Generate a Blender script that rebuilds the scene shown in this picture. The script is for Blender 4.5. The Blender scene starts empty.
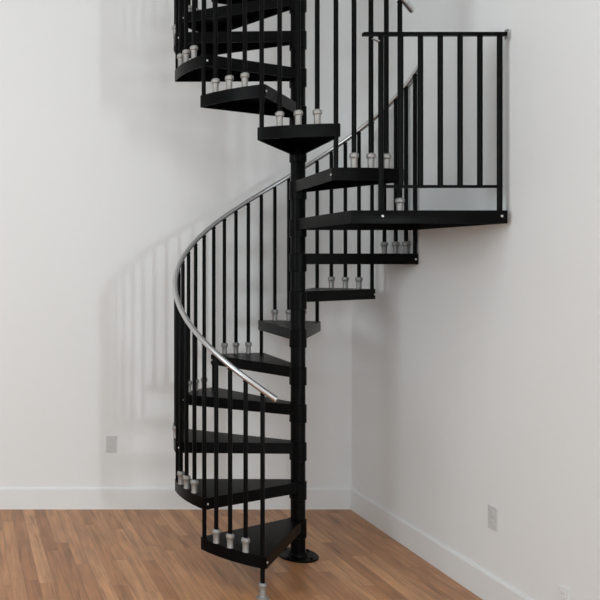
import bpy, bmesh, math
from math import sin, cos, radians as R, pi
from mathutils import Vector, Matrix

C = bpy.context.scene
COL = C.collection

# ------------------------------------------------------------------ camera
cam_d = bpy.data.cameras.new('camera')
cam = bpy.data.objects.new('camera', cam_d)
COL.objects.link(cam)
cam.location = (-1.698, -5.026, 1.853)
cam.rotation_euler = (R(90), 0, 0)
cam_d.sensor_width = 36
cam_d.lens = 48.0
cam_d.shift_x = (300 - 27.7) / 600
cam_d.shift_y = -(300 - 260.8) / 600
cam_d.clip_start = 0.05
C.camera = cam

# ------------------------------------------------------------------ world, lights, exposure
W = bpy.data.worlds.new('daylight')
C.world = W
W.use_nodes = True
bg = W.node_tree.nodes['Background']
bg.inputs[0].default_value = (0.80, 0.88, 1.0, 1)
bg.inputs[1].default_value = 0.15


def area(name, loc, target, sx, sy, power, color=(1, 1, 1)):
    d = bpy.data.lights.new(name, 'AREA')
    d.shape = 'RECTANGLE'
    d.size, d.size_y = sx, sy
    d.energy = power
    d.color = color
    o = bpy.data.objects.new(name, d)
    COL.objects.link(o)
    o.location = loc
    v = Vector(target) - Vector(loc)
    o.rotation_euler = v.to_track_quat('-Z', 'Y').to_euler()
    return o


DAY = (0.868, 0.965, 0.99)
# daylight through the tall narrow window in the far front wall
area('front_window_daylight', (2.5, -9.12, 1.25), (2.5, 0, 1.25), 0.42, 1.25, 124, DAY)
# two unseen broad high windows, added behind the camera to fit the wall brightness
area('front_window_daylight', (-3.6, -9.12, 3.2), (-3.6, 0, 3.2), 2.4, 2.2, 84, DAY)
area('front_window_daylight', (-0.8, -9.12, 3.2), (-0.8, 0, 3.2), 1.6, 2.2, 76, DAY)
# daylight through the window of the left wall
area('left_window_daylight', (-6.42, -3.4, 3.2), (0, -3.4, 3.2), 2.2, 2.6, 140, DAY)
# overhead fill light, an unseen skylight added to balance the walls
area('overhead_fill', (-0.8, -2.2, 5.14), (-0.8, -2.2, 0), 1.6, 1.6, 22, DAY)

C.view_settings.view_transform = 'Standard'
C.view_settings.look = 'None'
C.view_settings.gamma = 1
C.view_settings.use_curve_mapping = False
C.view_settings.exposure = 0.0


# ------------------------------------------------------------------ materials
def mat(name, color, rough=0.5, metal=0.0, spec=0.5, noise=0.0, bump=0.0, scale=40):
    m = bpy.data.materials.new(name)
    m.use_nodes = True
    nt = m.node_tree
    b = nt.nodes['Principled BSDF']
    b.inputs['Base Color'].default_value = (*color, 1)
    b.inputs['Roughness'].default_value = rough
    b.inputs['Metallic'].default_value = metal
    b.inputs['Specular IOR Level'].default_value = spec
    tc = nt.nodes.new('ShaderNodeTexCoord')
    n = nt.nodes.new('ShaderNodeTexNoise')
    n.inputs['Scale'].default_value = scale
    n.inputs['Detail'].default_value = 4
    nt.links.new(tc.outputs['Object'], n.inputs['Vector'])
    if noise:
        mr = nt.nodes.new('ShaderNodeMapRange')
        mr.inputs[3].default_value = rough - noise
        mr.inputs[4].default_value = rough + noise
        nt.links.new(n.outputs['Fac'], mr.inputs[0])
        nt.links.new(mr.outputs[0], b.inputs['Roughness'])
    if bump:
        bp = nt.nodes.new('ShaderNodeBump')
        bp.inputs['Strength'].default_value = bump
        bp.inputs['Distance'].default_value = 0.002
        nt.links.new(n.outputs['Fac'], bp.inputs['Height'])
        nt.links.new(bp.outputs[0], b.inputs['Normal'])
    return m


M_WALL = mat('white_wall_paint', (0.86, 0.862, 0.866), 0.75, spec=0.25, bump=0.08, scale=120)
M_CEIL = mat('white_ceiling_paint', (0.82, 0.82, 0.82), 0.9, spec=0.2, bump=0.05, scale=90)
M_TRIM = mat('white_trim_paint', (0.85, 0.855, 0.86), 0.5, spec=0.25, noise=0.05)
M_BLACK = mat('black_powder_coat', (0.0028, 0.0028, 0.0030), 0.34, spec=0.06, noise=0.06, bump=0.06, scale=160)
M_ALU = mat('brushed_aluminium', (0.58, 0.58, 0.59), 0.32, metal=1.0)
M_FERR = mat('cast_aluminium', (0.34, 0.33, 0.32), 0.5, metal=0.6, bump=0.05, scale=90)
M_STEEL = mat('zinc_steel', (0.75, 0.75, 0.75), 0.3, metal=0.9)
M_PLATE = mat('white_plastic', (0.66, 0.66, 0.66), 0.5, spec=0.3)
M_SLOT = mat('dark_slot', (0.4, 0.4, 0.4), 0.6)


def wood_floor():
    m = bpy.data.materials.new('oak_strip_floor')
    m.use_nodes = True
    nt = m.node_tree
    N, L = nt.nodes, nt.links
    b = N['Principled BSDF']

    def math_(op, a, c=None):
        n = N.new('ShaderNodeMath')
        n.operation = op
        for i, v in enumerate((a, c)):
            if v is None:
                continue
            if isinstance(v, (int, float)):
                n.inputs[i].default_value = v
            else:
                L.new(v, n.inputs[i])
        return n.outputs[0]
    tc = N.new('ShaderNodeTexCoord')
    mp = N.new('ShaderNodeMapping')
    mp.inputs['Rotation'].default_value = (0, 0, R(-4.5))
    L.new(tc.outputs['Object'], mp.inputs[0])
    sp = N.new('ShaderNodeSeparateXYZ')
    L.new(mp.outputs[0], sp.inputs[0])
    w, ln = 0.083, 1.05
    xs = math_('DIVIDE', sp.outputs[0], w)
    row = math_('FLOOR', xs)
    fx = math_('FRACT', xs)
    wn = N.new('ShaderNodeTexWhiteNoise')
    wn.noise_dimensions = '1D'
    L.new(row, wn.inputs['W'])
    off = math_('MULTIPLY', wn.outputs['Value'], 7.3)
    ys = math_('ADD', math_('DIVIDE', sp.outputs[1], ln), off)
    cid = math_('FLOOR', ys)
    fy = math_('FRACT', ys)
    cb = N.new('ShaderNodeCombineXYZ')
    L.new(row, cb.inputs[0])
    L.new(cid, cb.inputs[1])
    wn2 = N.new('ShaderNodeTexWhiteNoise')
    wn2.noise_dimensions = '2D'
    L.new(cb.outputs[0], wn2.inputs['Vector'])
    ramp = N.new('ShaderNodeValToRGB')
    e = ramp.color_ramp.elements
    e[0].position, e[0].color = 0.0, (0.338, 0.148, 0.064, 1)
    e[1].position, e[1].color = 1.0, (0.555, 0.284, 0.141, 1)
    for p, c in ((0.25, (0.398, 0.182, 0.081, 1)), (0.6, (0.458, 0.218, 0.101, 1))):
        k = e.new(p)
        k.color = c
    L.new(wn2.outputs['Value'], ramp.inputs[0])
    # grain, shifted from board to board
    g = N.new('ShaderNodeCombineXYZ')
    L.new(math_('MULTIPLY', sp.outputs[0], 34), g.inputs[0])
    L.new(math_('ADD', math_('MULTIPLY', sp.outputs[1], 1.6), math_('MULTIPLY', wn2.outputs['Value'], 53)), g.inputs[1])
    L.new(math_('MULTIPLY', row, 3.7), g.inputs[2])
    gn = N.new('ShaderNodeTexNoise')
    gn.inputs['Scale'].default_value = 1.0
    gn.inputs['Detail'].default_value = 6
    gn.inputs['Distortion'].default_value = 1.2
    L.new(g.outputs[0], gn.inputs['Vector'])
    gr = N.new('ShaderNodeMapRange')
    gr.inputs[1].default_value, gr.inputs[2].default_value = 0.3, 0.7
    gr.inputs[3].default_value, gr.inputs[4].default_value = 0.74, 1.30
    # broad blotches along the boards and scattered darker flecks
    g2 = N.new('ShaderNodeCombineXYZ')
    L.new(math_('MULTIPLY', sp.outputs[0], 13), g2.inputs[0])
    L.new(math_('ADD', math_('MULTIPLY', sp.outputs[1], 3.2), math_('MULTIPLY', wn2.outputs['Value'], 31)), g2.inputs[1])
    gn2 = N.new('ShaderNodeTexNoise')
    gn2.inputs['Scale'].default_value = 1.0
    gn2.inputs['Detail'].default_value = 3
    L.new(g2.outputs[0], gn2.inputs['Vector'])
    both = math_('ADD', math_('MULTIPLY', gn.outputs['Fac'], 0.55), math_('MULTIPLY', gn2.outputs['Fac'], 0.45))
    L.new(both, gr.inputs[0])
    gr.inputs[1].default_value, gr.inputs[2].default_value = 0.34, 0.64
    mx = N.new('ShaderNodeMix')
    mx.data_type = 'RGBA'
    mx.blend_type = 'MULTIPLY'
    mx.inputs[0].default_value = 1.0
    L.new(ramp.outputs[0], mx.inputs[6])
    L.new(gr.outputs[0], mx.inputs[7])
    # sparse dark streaks in the grain
    g3 = N.new('ShaderNodeCombineXYZ')
    L.new(math_('MULTIPLY', sp.outputs[0], 30), g3.inputs[0])
    L.new(math_('ADD', math_('MULTIPLY', sp.outputs[1], 2.4), math_('MULTIPLY', wn2.outputs['Value'], 17)), g3.inputs[1])
    gn3 = N.new('ShaderNodeTexNoise')
    gn3.inputs['Scale'].default_value = 1.0
    gn3.inputs['Detail'].default_value = 2
    L.new(g3.outputs[0], gn3.inputs['Vector'])
    st = N.new('ShaderNodeMapRange')
    st.inputs[1].default_value, st.inputs[2].default_value = 0.60, 0.74
    st.inputs[3].default_value, st.inputs[4].default_value = 0.0, 0.65
    L.new(gn3.outputs['Fac'], st.inputs[0])
    mxs = N.new('ShaderNodeMix')
    mxs.data_type = 'RGBA'
    L.new(st.outputs[0], mxs.inputs[0])
    L.new(mx.outputs[2], mxs.inputs[6])
    mxs.inputs[7].default_value = (0.17, 0.070, 0.028, 1)
    mx = mxs
    # seams
    sx = math_('MINIMUM', fx, math_('SUBTRACT', 1.0, fx))
    sy = math_('MULTIPLY', math_('MINIMUM', fy, math_('SUBTRACT', 1.0, fy)), ln / w)
    s = math_('MINIMUM', sx, sy)
    sr = N.new('ShaderNodeMapRange')
    sr.inputs[1].default_value, sr.inputs[2].default_value = 0.0, 0.035
    sr.inputs[3].default_value, sr.inputs[4].default_value = 0.6, 1.0
    L.new(s, sr.inputs[0])
    mx2 = N.new('ShaderNodeMix')
    mx2.data_type = 'RGBA'
    mx2.blend_type = 'MULTIPLY'
    mx2.inputs[0].default_value = 1.0
    L.new(mx.outputs[2], mx2.inputs[6])
    L.new(sr.outputs[0], mx2.inputs[7])
    L.new(mx2.outputs[2], b.inputs['Base Color'])
    b.inputs['Roughness'].default_value = 0.36
    b.inputs['Specular IOR Level'].default_value = 0.38
    bp = N.new('ShaderNodeBump')
    bp.inputs['Strength'].default_value = 0.25
    bp.inputs['Distance'].default_value = 0.002
    L.new(s if False else sr.outputs[0], bp.inputs['Height'])
    L.new(bp.outputs[0], b.inputs['Normal'])
    return m


M_FLOOR = wood_floor()


# ------------------------------------------------------------------ mesh helpers
def add_box(bm, p0, p1, M=None):
    (x0, y0, z0), (x1, y1, z1) = p0, p1
    co = [(x0, y0, z0), (x1, y0, z0), (x1, y1, z0), (x0, y1, z0),
          (x0, y0, z1), (x1, y0, z1), (x1, y1, z1), (x0, y1, z1)]
    v = [bm.verts.new((M @ Vector(c)) if M else c) for c in co]
    for f in ((0, 3, 2, 1), (4, 5, 6, 7), (0, 1, 5, 4), (1, 2, 6, 5), (2, 3, 7, 6), (3, 0, 4, 7)):
        bm.faces.new([v[i] for i in f])


def add_prism(bm, outline, z0, z1):
    a = [bm.verts.new((x, y, z0)) for x, y in outline]
    b = [bm.verts.new((x, y, z1)) for x, y in outline]
    n = len(outline)
    bm.faces.new(a[::-1])
    bm.faces.new(b)
    for i in range(n):
        bm.faces.new((a[i], a[(i + 1) % n], b[(i + 1) % n], b[i]))


def add_lathe(bm, prof, seg=20, M=None):
    """closed solid of revolution about z, prof = [(r, z)...] bottom to top"""
    rings = []
    for r, z in prof:
        ring = []
        for k in range(seg):
            a = 2 * pi * k / seg
            p = Vector((r * cos(a), r * sin(a), z))
            ring.append(bm.verts.new(M @ p if M else p))
        rings.append(ring)
    for a, b in zip(rings, rings[1:]):
        for k in range(seg):
            bm.faces.new((a[k], a[(k + 1) % seg], b[(k + 1) % seg], b[k]))
    bm.faces.new(rings[0][::-1])
    bm.faces.new(rings[-1])


def add_tube(bm, pts, r, seg=14):
    rings = []
    n = len(pts)
    for i, p in enumerate(pts):
        p = Vector(p)
        t = (Vector(pts[min(i + 1, n - 1)]) - Vector(pts[max(i - 1, 0)])).normalized()
        u = t.cross(Vector((0, 0, 1)))
        u = u.normalized() if u.length > 1e-4 else Vector((1, 0, 0))
        v = u.cross(t).normalized()
        rings.append([bm.verts.new(p + r * (cos(2 * pi * k / seg) * u + sin(2 * pi * k / seg) * v)) for k in range(seg)])
    for a, b in zip(rings, rings[1:]):
        for k in range(seg):
            bm.faces.new((a[k], a[(k + 1) % seg], b[(k + 1) % seg], b[k]))
    bm.faces.new(rings[0][::-1])
    bm.faces.new(rings[-1])


def inset(outline, d):
    n = len(outline)
    out = []
    for i in range(n):
        p0, p1, p2 = (Vector(outline[(i + k) % n]) for k in (-1, 0, 1))
        e1, e2 = (p1 - p0).normalized(), (p2 - p1).normalized()
        n1, n2 = Vector((-e1.y, e1.x)), Vector((-e2.y, e2.x))
        m = (n1 + n2)
        m = m / max(m.dot(n1), 0.3)
        out.append(tuple(p1 + m * d))
    return out


def add_pan(bm, outline, depth, t):
    """steel pan: flat top at z=0 with a lip folded down all round, open below. outline counter-clockwise"""
    ins = inset(outline, t)
    n = len(outline)
    top = [bm.verts.new((x, y, 0)) for x, y in outline]
    bot = [bm.verts.new((x, y, -depth)) for x, y in outline]
    ib = [bm.verts.new((x, y, -depth)) for x, y in ins]
    it = [bm.verts.new((x, y, -t)) for x, y in ins]
    bm.faces.new(top)
    bm.faces.new(it[::-1])
    for i in range(n):
        j = (i + 1) % n
        bm.faces.new((bot[i], bot[j], top[j], top[i]))
        bm.faces.new((ib[i], ib[j], bot[j], bot[i]))
        bm.faces.new((it[i], it[j], ib[j], ib[i]))


def mesh(name, bm, m, smooth=None, bevel=None):
    bmesh.ops.recalc_face_normals(bm, faces=bm.faces[:])
    if bevel:
        es = [e for e in bm.edges if len(e.link_faces) == 2 and e.calc_face_angle(0) > R(40)]
        bmesh.ops.bevel(bm, geom=es, offset=bevel, segments=2, affect='EDGES', profile=0.6)
    me = bpy.data.meshes.new(name)
    bm.to_mesh(me)
    bm.free()
    me.materials.append(m)
    if smooth is not None:
        for p in me.polygons:
            p.use_smooth = True
        me.set_sharp_from_angle(angle=R(smooth))
    return me


def put(name, me, parent=None, loc=(0, 0, 0), rz=0.0):
    o = bpy.data.objects.new(name, me)
    COL.objects.link(o)
    o.location = loc
    o.rotation_euler = (0, 0, rz)
    if parent:
        o.parent = parent
    return o


def struct(name, bm, m, **k):
    o = put(name, mesh(name, bm, m, **k))
    o['kind'] = 'structure'
    return o


# ------------------------------------------------------------------ the room
YB = 0.951                      # back wall
CEIL = 5.2


def xr(y):                      # right wall, slightly out of square
    return 0.772 - 0.052 * y


YE = -2.2                       # the right wall ends here, the room widens
XL, XR, YF = -6.5, 4.6, -9.2

bm = bmesh.new()
add_box(bm, (XL - 0.2, YF - 0.2, -0.1), (XR + 0.2, YB + 0.2, 0))
struct('floor', bm, M_FLOOR)
bm = bmesh.new()
sk = (-1.65, -3.05, 0.05, -1.35)   # ceiling opening for the added overhead fill
x0, y0, x1, y1 = XL - 0.2, YF - 0.2, XR + 0.2, YB + 0.2
for a, b in (((x0, y0), (sk[0], y1)), ((sk[2], y0), (x1, y1)), ((sk[0], y0), (sk[2], sk[1])), ((sk[0], sk[3]), (sk[2], y1))):
    add_box(bm, (*a, CEIL), (*b, CEIL + 0.15))
struct('ceiling', bm, M_CEIL)
bm = bmesh.new()
add_box(bm, (XL - 0.2, YB, 0), (xr(YB) + 0.2, YB + 0.2, CEIL))
struct('wall_back', bm, M_WALL)
bm = bmesh.new()
add_prism(bm, [(xr(YE), YE), (XR, YE), (XR, YE + 0.15), (xr(YE) + 0.35, YE + 0.15), (xr(YB) + 0.35, YB + 0.2), (xr(YB), YB + 0.0), (xr(YB), YB)][:6], 0, CEIL)
struct('wall_right', bm, M_WALL)
bm = bmesh.new()
add_box(bm, (XR, YF, 0), (XR + 0.2, YE + 0.15, CEIL))
struct('wall_side', bm, M_WALL)


def wall_open(axis, c0, c1, a0, a1, holes):
    """wall box with rectangular openings; along axis a from a0 to a1, across c0..c1; holes = [(a0, a1, z0, z1)]"""
    bm = bmesh.new()

    def bx(s, e, z0, z1):
        if axis == 'x':
            add_box(bm, (s, c0, z0), (e, c1, z1))
        else:
            add_box(bm, (c0, s, z0), (c1, e, z1))
    p = a0
    for s, e, z0, z1 in holes:
        bx(p, s, 0, CEIL)
        bx(s, e, 0, z0)
        bx(s, e, z1, CEIL)
        p = e
    bx(p, a1, 0, CEIL)
    return bm


struct('wall_front', wall_open('x', YF - 0.2, YF, XL, XR, [(-4.85, -2.35, 2.05, 4.35), (-1.65, 0.05, 2.05, 4.35), (2.24, 2.76, 0.57, 1.93)]), M_WALL)
struct('wall_left', wall_open('y', XL - 0.2, XL, YF, YB, [(-4.55, -2.25, 1.85, 4.55)]), M_WALL)
for k, (axis, s, e, z0, z1) in enumerate((('x', 2.24, 2.76, 0.57, 1.93), ('x', -4.85, -2.35, 2.05, 4.35), ('x', -1.65, 0.05, 2.05, 4.35), ('y', -4.55, -2.25, 1.85, 4.55))):  # the high front pair is added, to frame the fitted window lights
    bm = bmesh.new()
    w = 0.05
    for a, b, c, d in ((s, s + w, z0, z1), (e - w, e, z0, z1), (s + w, e - w, z0, z0 + w), (s + w, e - w, z1 - w, z1)):
        if axis == 'x':
            add_box(bm, (a, YF - 0.14, c), (b, YF - 0.08, d))
        else:
            add_box(bm, (XL - 0.14, a, c), (XL - 0.08, b, d))
    struct('window_%d' % (k + 1), bm, M_TRIM)

# baseboards: flat board with an eased top edge
BT, BH = 0.016, 0.160
bm = bmesh.new()
x0, x1 = XL, xr(YB) - 0.002
prof = [(0, 0), (-BT, 0), (-BT, BH - 0.012), (-BT + 0.006, BH), (0, BH)]
a = [bm.verts.new((x0, YB + d, z)) for d, z in prof]
b = [bm.verts.new((x1, YB + d, z)) for d, z in prof]
bm.faces.new(a)
bm.faces.new(b[::-1])
for i in range(5):
    bm.faces.new((a[i], a[(i + 1) % 5], b[(i + 1) % 5], b[i]))
struct('baseboard_back', bm, M_TRIM)
bm = bmesh.new()
a = [bm.verts.new((xr(YB - BT) + d, YB - BT, z)) for d, z in prof]
b = [bm.verts.new((xr(YE) + d, YE, z)) for d, z in prof]
bm.faces.new(a)
bm.faces.new(b[::-1])
for i in range(5):
    bm.faces.new((a[i], a[(i + 1) % 5], b[(i + 1) % 5], b[i]))
struct('baseboard_right', bm, M_TRIM)

# ------------------------------------------------------------------ the spiral staircase
RISE, PITCH, A0, EXTRA = 0.235, 29.29, 237.2, 38.2
RT, RB, RH = 0.769, 0.754, 0.760        # tread edge, baluster circle, handrail circle
LIP, DEL = 0.068, 1.75
NT = 17                                  # highest tread built, above the frame
RAIL = 0.932                             # handrail centre above the nosing

# small height differences between the treads as set on site
LIFT = {2: 0.003, 3: 0.010, 4: 0.013, 5: 0.012, 6: 0.013, 7: 0.017, 8: 0.019}


def top(n):
    return n * RISE + LIFT.get(n, 0.0)


def nose(n):
    return A0 - PITCH * (n - 1) - (EXTRA if n > 9 else 0)


stair = bpy.data.objects.new('spiral_staircase', None)
COL.objects.link(stair)
stair['label'] = 'black steel spiral staircase with silver handrail, square landing against the right wall'
stair['category'] = 'staircase'

# centre column and its base
bm = bmesh.new()
add_lathe(bm, [(0.0445, 0.0), (0.0445, 5.0), (0.040, 5.01)], 40)
put('center_pole', mesh('center_pole', bm, M_BLACK, smooth=40), stair)
bm = bmesh.new()
add_lathe(bm, [(0.124, 0.0), (0.124, 0.007), (0.121, 0.010), (0.06, 0.010), (0.0575, 0.015), (0.052, 0.030), (0.049, 0.032)], 48)
bp = put('base_plate', mesh('base_plate', bm, M_BLACK, smooth=40), stair)
bm = bmesh.new()
add_lathe(bm, [(0.011, 0.0), (0.011, 0.007), (0.008, 0.009)], 6)
me_bb = mesh('anchor_bolt', bm, M_BLACK)
for k in range(4):
    a = R(35 + 90 * k)
    put('anchor_bolt', me_bb, bp, (0.098 * cos(a), 0.098 * sin(a), 0.010))

# tread: a wedge shaped pan
def tread_outline():
    hi, lo = R(DEL), R(-PITCH - DEL)
    hub = 0.030
    pts = []
    # hub side: two points tangent to the sleeve
    pts.append((0.035 * cos(lo) + hub * cos(lo - pi / 2), 0.035 * sin(lo) + hub * sin(lo - pi / 2)))
    # rounded outer corner, arc, rounded outer corner
    rc = 0.016
    dl = rc / RT
    for k in range(5):
        t = k / 4 * pi / 2
        aa = lo + dl - dl * (1 - sin(t)) * 1.0
        rr = RT - rc + rc * sin(t)
        aa = lo + dl * (1 - cos(t))
        pts.append((rr * cos(aa), rr * sin(aa)))
    for k in range(1, 16):
        aa = lo + dl + (hi - lo - 2 * dl) * k / 16
        pts.append((RT * cos(aa), RT * sin(aa)))
    for k in range(5):
        t = (1 - k / 4) * pi / 2
        rr = RT - rc + rc * sin(t)
        aa = hi - dl * (1 - cos(t))
        pts.append((rr * cos(aa), rr * sin(aa)))
    pts.append((0.035 * cos(hi) + hub * cos(hi + pi / 2), 0.035 * sin(hi) + hub * sin(hi + pi / 2)))
    return pts


bm = bmesh.new()
add_pan(bm, tread_outline(), LIP, 0.005)
ME_TREAD = mesh('tread', bm, M_BLACK, smooth=30)
bm = bmesh.new()
add_lathe(bm, [(0.0495, -0.113), (0.052, -0.111), (0.052, -0.002), (0.0495, 0.0)], 40)
ME_SLEEVE = mesh('sleeve', bm, M_BLACK, smooth=40)
bm = bmesh.new()
MX = Matrix.Rotation(R(-90), 4, 'X')     # axis along +y
add_lathe(bm, [(0.0068, -0.002), (0.0068, 0.003), (0.005, 0.005), (0.0025, 0.0058)], 14, MX)
ME_BOLT = mesh('bolt', bm, M_STEEL, smooth=40)


def bolt(parent, ang, side):
    """bolt head on a radial face; ang in the parent's frame, side +1 nosing face, -1 back face"""
    r = RB - 0.006
    a = R(ang)
    o = put('bolt', ME_BOLT, parent, (r * cos(a), r * sin(a), -0.036))
    o.rotation_euler = (0, 0, a if side > 0 else a + pi)
    return o


for n in list(range(1, 9)) + list(range(10, NT + 1)):
    t = put('tread', ME_TREAD, stair, (0, 0, top(n)), R(nose(n)))
    put('sleeve', ME_SLEEVE, t)
    bolt(t, DEL, 1)
    bolt(t, -PITCH - DEL, -1)

# landing: square pan between the column and the right wall
ZL = 9 * RISE
land = bpy.data.objects.new('landing', None)
COL.objects.link(land)
land.parent = stair
land.location = (0, 0, ZL)
YLF = -0.876
bm = bmesh.new()
lo = [(-0.022, -0.046), (-0.022, YLF), (0.792, YLF), (0.745, 0.066), (0.046, 0.034)]
add_pan(bm, lo, LIP, 0.006)
put('platform', mesh('platform', bm, M_BLACK, smooth=30, bevel=0.002), land)
put('sleeve', ME_SLEEVE, land)
MY = Matrix.Rotation(R(90), 4, 'X')      # axis along -y


def front_bolt(x):
    o = put('bolt', ME_BOLT, land, (x, YLF, -0.030))
    o.rotation_euler = (0, 0, pi)


XP0, XP1 = 0.143, 0.762
for x in (XP0, XP1):
    front_bolt(x)

# balusters: round tube with a flattened, slanted top tab screwed to the rail
BR = 0.0125


def baluster_mesh(length):
    bm = bmesh.new()
    add_lathe(bm, [(BR - 0.002, 0), (BR, 0.002), (BR, length - 0.012), (BR * 0.75, length)], 18)
    add_box(bm, (-0.009, -0.012, length - 0.006), (0.009, 0.012, length + 0.012),
            Matrix.Translation((0, 0, length)) @ Matrix.Rotation(R(-30), 4, 'X') @ Matrix.Translation((0, 0, -length)))
    return mesh('baluster', bm, M_BLACK, smooth=40)


bm = bmesh.new()
add_lathe(bm, [(0.0185, 0.0), (0.0185, 0.004), (0.0165, 0.008), (0.0175, 0.040), (0.0185, 0.050), (0.0225, 0.053),
               (0.0240, 0.057), (0.0240, 0.070), (0.0225, 0.074), (0.0175, 0.078), (0.0140, 0.080)], 24)
ME_FERR = mesh('ferrule', bm, M_FERR, smooth=35)
bm = bmesh.new()
add_lathe(bm, [(0.034, 0.0), (0.034, 0.005), (0.030, 0.008), (0.019, 0.012), (0.0175, 0.018), (0.0175, 0.060), (0.0215, 0.064),
               (0.0225, 0.068), (0.0225, 0.080), (0.0205, 0.084), (0.0140, 0.087)], 24)
ME_FOOT = mesh('ferrule', bm, M_FERR, smooth=35)


def rail_z(n0, ang):
    """height of the handrail centre line at an angle; the lower rail sags a little towards its foot"""
    n = n0 + (nose(n0) - ang) / PITCH
    sag = 0.022 * max(0.0, 1 - (n - 1) / 4) if n0 == 1 else 0.0
    return n * RISE + RAIL - sag


def baluster(ang, z, ferr=None):
    a = R(ang)
    me = baluster_mesh(rail_z(1 if ang > nose(9) - 1 else 10, ang) - 0.026 - z)
    o = put('baluster', me, stair, (RB * cos(a), RB * sin(a), z), a)
    if ferr:
        put('ferrule', ferr, o)
    return o


for n in range(1, NT + 1):
    if n == 1:
        baluster(nose(n), 0.0, ME_FOOT)
    elif n == 10:
        baluster(nose(n), ZL, ME_FERR)
    else:
        baluster(nose(n), top(n - 1) - 0.030)
    if n == 9:
        continue
    for k in (1, 2, 3):
        baluster(nose(n) - PITCH * k / 4, top(n), ME_FERR)


# handrails: two helical tubes
def rail(name, n0, n1, before, after):
    a_s, a_e = nose(n0) + before, nose(n1) - after
    pts = []
    N = int((a_s - a_e) / 2.5)
    for i in range(N + 1):
        a = a_s + (a_e - a_s) * i / N
        z = rail_z(n0, a)
        pts.append((RH * cos(R(a)), RH * sin(R(a)), z))
    bm = bmesh.new()
    add_tube(bm, pts, 0.0165, 18)
    o = put(name, mesh(name, bm, M_ALU, smooth=50), stair)
    o['label'] = 'silver tubular handrail'
    # end plugs
    for p, q in ((pts[0], pts[1]), (pts[-1], pts[-2])):
        d = (Vector(p) - Vector(q)).normalized()
        bm = bmesh.new()
        add_lathe(bm, [(0.0168, -0.002), (0.0168, 0.003), (0.013, 0.006)], 18)
        c = put('end_cap', mesh('end_cap', bm, M_STEEL, smooth=40), o, p)
        c.rotation_euler = d.to_track_quat('Z', 'Y').to_euler()
    return o


rail('handrail', 1, 9, 5.5, 4.0)
rail('handrail', 10, NT, 7.0, 20.0)

# landing guard along the front edge of the landing
YG = YLF + 0.020
ZT = 3.034 - ZL          # top bar above the landing
ZBAR = 0.125
bm = bmesh.new()
add_box(bm, (0.049, YG - 0.016, ZT - 0.009), (0.794, YG + 0.016, ZT + 0.009))
g = put('guard_top_rail', mesh('guard_top_rail', bm, M_BLACK, bevel=0.003), land)
bm = bmesh.new()
add_box(bm, (0.795, YG - 0.014, ZT - 0.025), (0.801, YG + 0.014, ZT + 0.025))
f = put('wall_flange', mesh('wall_flange', bm, M_FERR, bevel=0.002), g)
# slanted screw tab beside the free post, under the top rail
bm = bmesh.new()
add_box(bm, (-0.020, -0.009, -0.003), (0.020, 0.009, 0.003), Matrix.Rotation(R(25), 4, 'Y'))
put('screw_tab', mesh('screw_tab', bm, M_FERR, bevel=0.001), g, (XP0 - 0.026, YG, ZT - 0.030))
bm = bmesh.new()
add_box(bm, (XP0 + 0.010, YG - 0.010, ZBAR - 0.0075), (XP1 - 0.010, YG + 0.010, ZBAR + 0.0075))
put('guard_bottom_rail', mesh('guard_bottom_rail', bm, M_BLACK, bevel=0.002), land)
for k in range(7):
    x = XP0 + (XP1 - XP0) * k / 6
    z0 = -LIP + 0.006 if k in (0, 6) else ZBAR
    bm = bmesh.new()
    add_lathe(bm, [(0.0135, z0), (0.0135, ZT - 0.008)], 18)
    put('guard_post' if k in (0, 6) else 'guard_baluster', mesh('guard_baluster', bm, M_BLACK, smooth=40), land, (x, YG, 0))


# ------------------------------------------------------------------ wall plates
def outlet(loc, rz, label, w=0.076, h=0.125, m=M_PLATE):
    """plate faces local -y"""
    t = bpy.data.objects.new('wall_outlet', None)
    COL.objects.link(t)
    t.location = loc
    t.rotation_euler = (0, 0, rz)
    t['label'] = label
    t['category'] = 'outlet'
    bm = bmesh.new()
    add_box(bm, (-w / 2, -0.007, -h / 2), (w / 2, 0, h / 2))
    put('cover_plate', mesh('cover_plate', bm, m, bevel=0.003), t)
    for s in (-1, 1):
        bm = bmesh.new()
        add_box(bm, (-0.017, -0.0095, s * 0.026 - 0.016), (0.017, -0.0065, s * 0.026 + 0.016))
        so = put('socket', mesh('socket', bm, m, bevel=0.002), t)
        bm = bmesh.new()
        for dx in (-0.0065, 0.0065):
            add_box(bm, (dx - 0.0011, -0.0100, s * 0.026 - 0.002), (dx + 0.0011, -0.0093, s * 0.026 + 0.007))
        put('slots', mesh('slots', bm, M_SLOT), so)
    bm = bmesh.new()
    add_lathe(bm, [(0.003, 0.0), (0.003, 0.0015), (0.002, 0.002)], 10, Matrix.Translation((0, -0.0068, 0)) @ MY)
    put('screw', mesh('screw', bm, M_STEEL), t)
    return t


outlet((-1.076, YB - 0.0005, 0.484), 0, 'white outlet plate on the back wall left of the staircase')
rw = math.atan(0.052)
outlet((xr(-0.72) - 0.0005, -0.72, 0.47), -pi / 2 + rw, 'white outlet plate on the right wall below the landing')
outlet((xr(-1.25) - 0.0005, -1.25, 0.255), -pi / 2 + rw, 'white outlet plate low on the right wall, just above the baseboard', w=0.07, h=0.115, m=M_TRIM)
bpy.context.view_layer.update()
